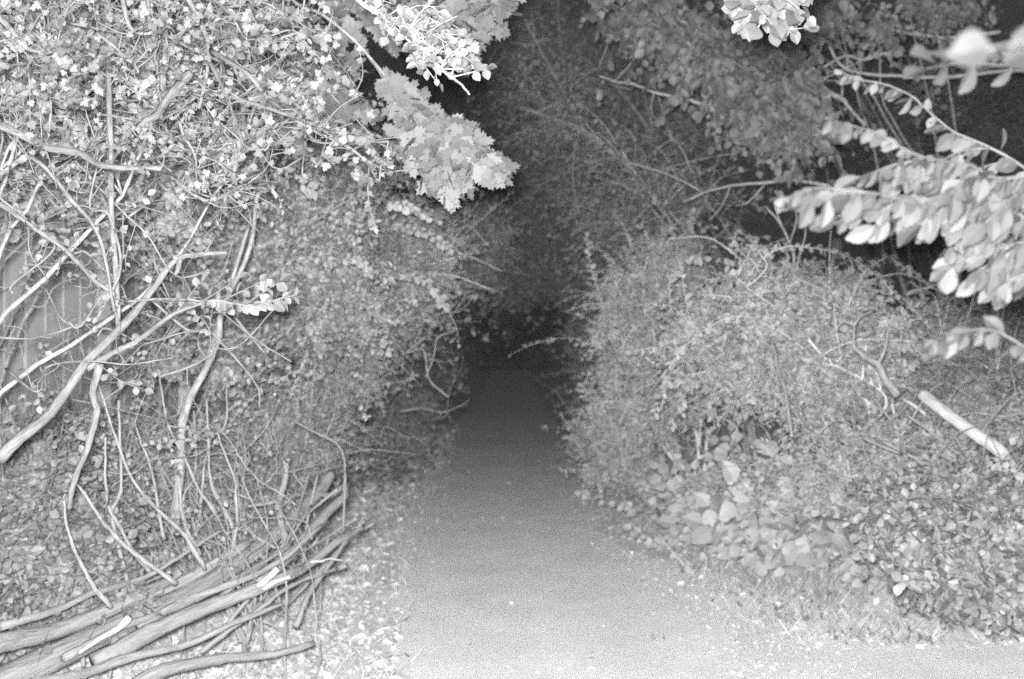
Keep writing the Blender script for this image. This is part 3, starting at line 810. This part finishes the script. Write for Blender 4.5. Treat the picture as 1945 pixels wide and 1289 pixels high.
simple('fallen_log', 'grey log under the longest one running up beside the verge', 'log',
       [(480, 1120, 5.2), (590, 1010, 5.6), (640, 950, 5.9), (662, 915, 6.0)], .04, .014, 'log', .008, LG, 22)
for pts, r0, lb in [([(560, 1190, 5.0), (600, 1110, 5.2), (650, 1040, 5.4), (700, 985, 5.6)], .016, 'dark thin pole at the right hand edge of the pile beside the verge'),
                    ([(260, 1190, 4.5), (380, 1130, 4.7), (500, 1075, 4.9), (610, 1000, 5.2)], .022, 'slim pole lying between the two longest logs'),
                    ([(60, 1300, 4.0), (220, 1255, 4.3), (380, 1215, 4.5), (540, 1150, 4.8)], .024, 'slim pole sweeping out below the second log'),
                    ([(120, 1250, 4.1), (300, 1165, 4.55), (430, 1105, 4.8), (560, 1030, 5.2)], .018, 'crooked slim pole on top of the second log'),
                    ([(380, 1240, 4.7), (470, 1170, 4.8), (560, 1110, 5.0), (640, 1075, 5.2)], .013, 'thin pole rising from the lowest log towards the verge'),
                    ([(0, 1190, 3.9), (150, 1150, 4.2), (300, 1085, 4.6), (420, 1010, 4.9)], .017, 'slim pole behind the longest log, nearest the ivy'),
                    ([(420, 1200, 4.75), (500, 1110, 4.9), (560, 1000, 5.3), (590, 900, 5.6)], .010, 'thin pole standing steeply out of the middle of the pile'),
                    ([(330, 1180, 4.7), (430, 1120, 4.9), (530, 1040, 5.2), (590, 960, 5.5)], .014, 'thin pole lying along the top of the longest log')]:
    simple('fallen_pole', lb, 'pole', pts, r0, r0 * .4, 'log', .008, 'slim poles in the pile', 26, knob=.08)
simple('split_stick', 'bright peeled stick lying on the second log', 'stick', [(490, 1112, 4.7), (508, 1098, 4.7), (528, 1080, 4.7)], .013, .014, 'peeled', .001, 'peeled sticks', 10)
simple('split_stick', 'bright peeled sliver to the right of the thicker peeled stick', 'stick', [(500, 1118, 4.75), (525, 1104, 4.75), (550, 1095, 4.75)], .010, .007, 'peeled', .001, 'peeled sticks', 10)
simple('split_stick', 'long bright peeled split on the corner log at the lower left', 'stick', [(150, 1240, 4.1), (190, 1212, 4.15), (225, 1192, 4.2), (246, 1172, 4.2)], .006, .015, 'peeled', .001, 'peeled sticks', 12)
for k in range(26):
    x = rng.uniform(150, 640); d = 4.9 + (x - 300) / 350
    yc = 1160 - (x - 200) * .35 + rng.normal(20, 40)
    a = rng.normal(0, .5); L = rng.uniform(50, 120)
    hi = rng.uniform() < .4
    ang = (1.35 + a * .5) if hi else (-.6 + a * .5)
    simple('brushwood_stick', 'thin grey brushwood stick wedged crosswise in the log pile', 'stick',
           [(x - math.cos(ang) * L, yc - math.sin(ang) * L, d + .1), (x + rng.normal(0, 6), yc, d), (x + math.cos(ang) * L, yc + math.sin(ang) * L, d - .1)],
           .006, rng.uniform(.006, .013), 'log', .006, 'brushwood sticks', 14)
simple('thin_twig', 'thin pale twig jutting from the end of the second log over the verge', 'twig', [(590, 1068, 5.1), (620, 1063, 5.1), (650, 1062, 5.1)], .006, .003, 'bark_pale', .002)

# undergrowth in front of and behind the logs
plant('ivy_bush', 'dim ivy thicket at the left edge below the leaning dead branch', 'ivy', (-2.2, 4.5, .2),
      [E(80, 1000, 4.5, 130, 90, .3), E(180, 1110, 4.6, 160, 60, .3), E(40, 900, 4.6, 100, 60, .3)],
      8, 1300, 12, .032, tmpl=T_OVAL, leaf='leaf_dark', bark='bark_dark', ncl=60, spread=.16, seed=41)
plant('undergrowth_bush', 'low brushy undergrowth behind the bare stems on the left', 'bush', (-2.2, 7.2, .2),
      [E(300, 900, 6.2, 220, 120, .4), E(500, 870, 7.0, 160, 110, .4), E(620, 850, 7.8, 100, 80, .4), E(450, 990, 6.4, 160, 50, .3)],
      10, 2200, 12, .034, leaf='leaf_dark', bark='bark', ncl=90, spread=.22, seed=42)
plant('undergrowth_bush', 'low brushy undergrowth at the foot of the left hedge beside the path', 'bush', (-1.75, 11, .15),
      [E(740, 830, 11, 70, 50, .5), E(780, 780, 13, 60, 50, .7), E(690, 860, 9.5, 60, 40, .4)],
      8, 1000, 12, .04, leaf='leaf_dimmed', bark='bark_dark', ncl=50, spread=.25, seed=43, shoots=10)

# ------------------------------------------------------------------ wooden fences
def fence(name, label, x, y0, y1, z0, h, gap, lean=0):
    root = thing(name, (x, y0, z0), label, 'fence')
    n = int((y1 - y0) / .14)
    def box(cx, cy, cz, sx, sy, sz):
        v = np.array([[i, j, k] for i in (-1, 1) for j in (-1, 1) for k in (-1, 1)], float) * np.array([sx, sy, sz]) / 2 + np.array([cx, cy, cz])
        f = [(0, 1, 3, 2), (4, 6, 7, 5), (0, 4, 5, 1), (2, 3, 7, 6), (0, 2, 6, 4), (1, 5, 7, 3)]
        return v, np.array(f).ravel(), np.full(6, 4)
    B = [box((i % 2) * (.006 if gap < .01 else 0), i * .14 + .07, h / 2 + rng.normal(0, .01), .005, .14 - gap if gap > .01 else .152, h) for i in range(n)]
    put(np_mesh('board_panel', *merge(*B), M['fence']), root)
    k = 0.0
    while k < y1 - y0:
        put(np_mesh('post', *box(.075 if x < 0 else -.075, k, h / 2 + .05, .1, .1, h + .1), M['fence']), root); k += 1.9
    for zz in (.35, h - .3):
        put(np_mesh('rail', *box(.035 if x < 0 else -.035, (y1 - y0) / 2, zz, .045, y1 - y0, .08), M['fence']), root)
    return root
fence('wooden_fence', 'weathered grey board fence behind the thicket at the left edge', -3.0, 4.0, 15.0, .15, 2.6, .004)
fence('wooden_fence', 'slatted board fence glimpsed at the right edge behind the lowest hazel leaves', 4.6, 7.0, 15.0, .2, 1.5, .035)

# ------------------------------------------------------------------ right side details
simple('cut_pole', 'thick pale cut pole leaning down to the right edge', 'pole', [(1752, 748, 6.0), (1800, 785, 5.85), (1860, 830, 5.7), (1915, 868, 5.6)], .036, .036, 'bark_pale', .002, knob=.02)
simple('forked_branch', 'crooked forked dead branch with pale peeled base among the brambles', 'branch',
       [(1705, 750, 6.0), (1680, 720, 6.0), (1668, 690, 6.0), (1640, 675, 6.0), (1620, 655, 6.0), (1622, 618, 6.0)], .024, .008, 'bark_near', .004,
       extra=[([(1668, 690, 6.0), (1680, 665, 6.0), (1688, 628, 6.0)], .012, .005), ([(1622, 618, 6.0), (1600, 612, 6.0), (1585, 630, 6.0)], .008, .003), ([(1622, 618, 6.0), (1635, 600, 6.0), (1660, 590, 6.0)], .008, .003)])
simple('upright_stick', 'straight pale stick standing in the bramble mound', 'stick', [(1466, 645, 6.3), (1478, 700, 6.2), (1492, 745, 6.1), (1505, 830, 6.0)], .006, .011, 'bark_near', .002)
for pts, lb in [([(1640, 832, 5.7), (1700, 858, 5.6), (1780, 880, 5.5), (1860, 915, 5.4)], 'upper of the two long thin sticks lying below the cut pole'),
                ([(1725, 790, 5.7), (1780, 830, 5.6), (1850, 888, 5.5)], 'thin stick lying just under the cut pole'),
                ([(1680, 840, 5.5), (1780, 890, 5.4), (1870, 940, 5.3)], 'lower of the two long thin sticks lying below the cut pole'),
                ([(1285, 993, 7.2), (1330, 1003, 7.0), (1370, 1030, 6.9), (1412, 1072, 6.8)], 'curved pale twig lying at the right path edge'),
                ([(1620, 1018, 5.8), (1660, 1030, 5.8), (1708, 1034, 5.8)], 'short pale twig in the ground cover on the right'),
                ([(1738, 1060, 5.1), (1742, 1090, 5.1), (1735, 1150, 5.1)], 'upright forked pale stem in the ground cover at the lower right'),
                ([(1660, 755, 6.1), (1690, 800, 6.0), (1692, 830, 6.0)], 'thin stick left of the cut pole')]:
    simple('fallen_stick', lb, 'stick', [(a, b_, c + .12) for a, b_, c in pts], .008, .004, 'bark_near', .003, 'sticks on the right', 18)
simple('bare_sapling', 'bare forked sapling rising above the bramble mound', 'sapling',
       [(1505, 560, 7.6), (1508, 500, 7.6), (1500, 460, 7.6), (1480, 425, 7.6), (1452, 390, 7.6)], .011, .005, 'bark', .004,
       extra=[([(1505, 540, 7.6), (1520, 480, 7.6), (1530, 440, 7.6), (1522, 400, 7.6)], .009, .004), ([(1500, 460, 7.6), (1512, 420, 7.6), (1510, 390, 7.6)], .006, .003),
              ([(1495, 450, 7.6), (1478, 410, 7.6), (1472, 385, 7.6)], .005, .003)])
# arching bramble canes
def cane(label, pts, n, size):
    p = pxpath(pts, 30, .005)
    branch('bramble_cane', label, 'cane', [(p, lerp_r(.006, .002, 30))], 'bark_pale',
           (cat_leaves(T_OVAL, [leaves_along(p, n, size, T_OVAL, .1, bias=(0, -.6, .6), rnd=.6), leaves_along(p, n, size * .8, T_OVAL, .25, bias=(0, -.6, .6), rnd=.6)]), 'broad', 'foliage'), group='arching bramble canes')
cane('upright bramble cane on the left flank of the bright mound', [(1255, 780, 8), (1275, 700, 8), (1275, 600, 8), (1272, 530, 8), (1300, 500, 7.9), (1340, 490, 7.8)], 34, .055)
cane('bramble cane arching along the top of the bright mound', [(1400, 560, 7.2), (1440, 500, 7.1), (1500, 470, 7.0), (1580, 480, 7.0), (1660, 520, 7.0), (1700, 560, 7.0)], 34, .05)
cane('bramble cane arching over the right shoulder of the bright mound', [(1600, 600, 7.2), (1640, 520, 7.2), (1690, 490, 7.2), (1740, 520, 7.2)], 22, .05)
cane('bramble cane crossing the middle of the bright mound', [(1580, 720, 6.8), (1500, 640, 6.8), (1400, 600, 6.8), (1320, 640, 6.8), (1270, 700, 6.8)], 34, .05)
cane('bramble cane at the left of the right hand bushes poking up', [(1150, 640, 10), (1140, 560, 10), (1120, 500, 10), (1118, 450, 10)], 24, .05)

for lb, pts, n, sz in [('leafy shoot hanging over the left path edge above the tunnel mouth', [(640, 470, 7.6), (720, 430, 7.4), (800, 440, 7.3), (880, 490, 7.3)], 30, .055),
                       ('leafy shoot sticking out towards the tunnel below the higher one', [(660, 560, 7.4), (730, 520, 7.2), (800, 530, 7.1), (850, 580, 7.1)], 30, .055),
                       ('leafy shoot in the left hedge level with the fork of the bent branch', [(560, 540, 6.2), (620, 500, 6.0), (690, 500, 6.0), (740, 530, 6.0)], 26, .05),
                       ('leafy shoot high in the left hedge under the lowest maple bough', [(600, 420, 6.0), (680, 380, 5.9), (760, 390, 5.9), (830, 420, 5.9)], 26, .05)]:
    p = pxpath(pts, 24, .01)
    branch('leafy_shoot', lb, 'shoot', [(p, lerp_r(.005, .0015, 24))], 'bark_near',
           (cat_leaves(T_OVAL, [leaves_along(p, n, sz, T_OVAL, .1, bias=(0, -.6, .7), rnd=.5), leaves_along(p, n, sz * .8, T_OVAL, .3, bias=(0, -.6, .7), rnd=.6)]), 'leaf', 'foliage'), group='leafy shoots out of the left hedge')
# broad-leaved plants at the foot of the right bushes
def broad_plant(label, px, py, d, n, size, h, seed):
    r = np.random.default_rng(seed)
    x = (px - 972.5) / F * d; z = float(terrain(x, d))
    base = np.array([x, d, z])
    paths, lst = [], []
    for k in range(n):
        a = r.uniform(0, 2 * np.pi); s = r.uniform(.08, .42)
        q = base + np.array([math.cos(a) * s, math.sin(a) * s * .8, h * r.uniform(.45, 1.05)])
        p = spline([base + r.normal(0, .03, 3) * [1, 1, 0], base * .4 + q * .6 + np.array([0, 0, .12 * h]), q], 12, .004, r)
        paths.append((p, np.linspace(.004, .002, 12)))
        lst.append(leaves_along(p, 9, size, T_BROAD, .35, bias=(0, -.8, .5), rnd=.45, droop=.7, r=r))
    branch('broad_leaved_plant', label, 'plant', paths, 'bark', (cat_leaves(T_BROAD, lst), 'broad', 'foliage'), base=base, sides=4, group='broad leaved plants at the foot of the right bushes')
for i, (px, py, d, n, s, h, lb) in enumerate([
        (1330, 860, 7.6, 18, .10, .66, 'broad leaved plant nearest the path at the foot of the right bushes'),
        (1440, 880, 6.9, 20, .13, .74, 'bright large leaved plant below the upright stick'),
        (1560, 860, 6.6, 20, .125, .9, 'large leaved plant in front of the mound, left of the forked branch'),
        (1260, 900, 8.6, 9, .075, .5, 'small broad leaved plant beside the path, left of the others'),
        (1380, 800, 7.9, 12, .09, .9, 'broad leaved plant against the dark hollow of the mound'),
        (1500, 900, 6.7, 15, .09, .5, 'low broad leaved plant with drooping leaves in front of the larger ones'),
        (1180, 860, 9.8, 9, .07, .45, 'farthest broad leaved plant on the right path edge'),
        (1300, 960, 7.6, 8, .06, .25, 'low broad leaved plant spilling onto the path edge'),
        (1640, 900, 6.5, 9, .07, .5, 'broad leaved plant left of the long thin sticks')]):
    broad_plant(lb, px, py, d, n, s, h, 60 + i)

plant('ground_ivy', 'low ivy cover on the bank at the right edge below the sticks', 'ivy', (2.45, 5.2, .2),
      [E(1800, 1010, 5.3, 200, 60, .4), E(1880, 1110, 5.0, 130, 60, .3), E(1900, 930, 5.6, 110, 60, .4)],
      8, 1500, 10, .042, tmpl=T_OVAL, leaf='ivy', bark='bark_dark', ncl=90, spread=.14, seed=51)
plant('undergrowth_bush', 'tangled low growth between the sticks and the broad leaved plants on the right', 'bush', (2.5, 6.6, .25),
      [E(1600, 900, 6.5, 190, 60, .4), E(1760, 880, 6.4, 150, 70, .4), E(1850, 800, 7.0, 130, 70, .4), E(1450, 930, 7.1, 170, 30, .3)],
      8, 1900, 10, .036, leaf='leaf', bark='bark', ncl=90, spread=.16, seed=52)
plant('undergrowth_bush', 'low growth spilling onto the right edge of the path at mid distance', 'bush', (1.3, 10.5, .1),
      [E(1150, 855, 10.6, 60, 38, .5), E(1110, 820, 12.5, 35, 32, .6), E(1180, 900, 9.3, 90, 35, .4)],
      8, 1000, 10, .042, leaf='leaf', bark='bark', ncl=60, spread=.16, seed=53)

# bare dim branches in the dark, upper right
for pts, r0, lb in [
        ([(2100, 150, 9), (1945, 135, 9), (1800, 140, 9), (1700, 145, 9), (1600, 130, 9), (1560, 60, 9), (1500, 50, 9)], .022, 'long dim bare limb running across the dark at the top right'),
        ([(1900, 60, 9.5), (1800, 70, 9.5), (1720, 60, 9.5), (1640, 50, 9.5), (1560, 45, 9.5)], .02, 'upper dim bare limb near the top right edge'),
        ([(1700, 100, 9.2), (1650, 105, 9.2), (1600, 105, 9.2), (1540, 140, 9.2), (1480, 190, 9.2)], .018, 'dim bare limb curving down left from the top right'),
        ([(1560, 165, 9), (1600, 190, 9), (1640, 235, 9)], .03, 'short stout dim limb crossing behind the top hazel branch'),
        ([(1620, 360, 8.6), (1540, 345, 8.6), (1450, 340, 8.6), (1370, 355, 8.6), (1300, 385, 8.6)], .018, 'dim arched limb above the bramble mound'),
        ([(1340, 200, 8.8), (1280, 185, 8.8), (1200, 160, 8.8), (1140, 145, 8.8)], .016, 'dim limb under the drooping boughs in the centre'),
        ([(1720, 560, 8.0), (1780, 535, 8.0), (1850, 500, 8.0)], .015, 'dim limb sloping up right behind the right shoulder of the mound')]:
    p = pxpath(pts, 30, .012)
    paths = [(p, lerp_r(r0, r0 * .3, 30, .06))]
    for k in (8, 14, 20, 25):
        q = p[k] + rng.normal(0, .25, 3)
        paths.append((spline([p[k], (p[k] + q) / 2 + rng.normal(0, .04, 3), q], 10, .008), lerp_r(r0 * .4, .003, 10)))
    branch('bare_limb', lb, 'limb', paths, 'bark', group='bare limbs in the dark')

# ------------------------------------------------------------------ thin haze added to lift the blacks like fogged film
def build_haze():
    V = np.array([[x, y, z] for x in (-70, 70) for y in (-12, 130) for z in (-1.5, 16)], float)
    f = [(0, 1, 3, 2), (4, 6, 7, 5), (0, 4, 5, 1), (2, 3, 7, 6), (0, 2, 6, 4), (1, 5, 7, 3)]
    m = bpy.data.materials.new('black_lift_haze'); m.use_nodes = True
    n = m.node_tree; n.nodes.clear()
    o = n.nodes.new('ShaderNodeOutputMaterial'); v = n.nodes.new('ShaderNodeVolumePrincipled')
    v.inputs['Color'].default_value = (1, 1, 1, 1); v.inputs['Density'].default_value = 0.0013
    n.links.new(v.outputs['Volume'], o.inputs['Volume'])
    put(np_mesh('haze', V, np.array(f).ravel(), np.full(6, 4), m), label='thin haze added through the whole wood to lift the blacks', cat='haze', kind='stuff')
build_haze()
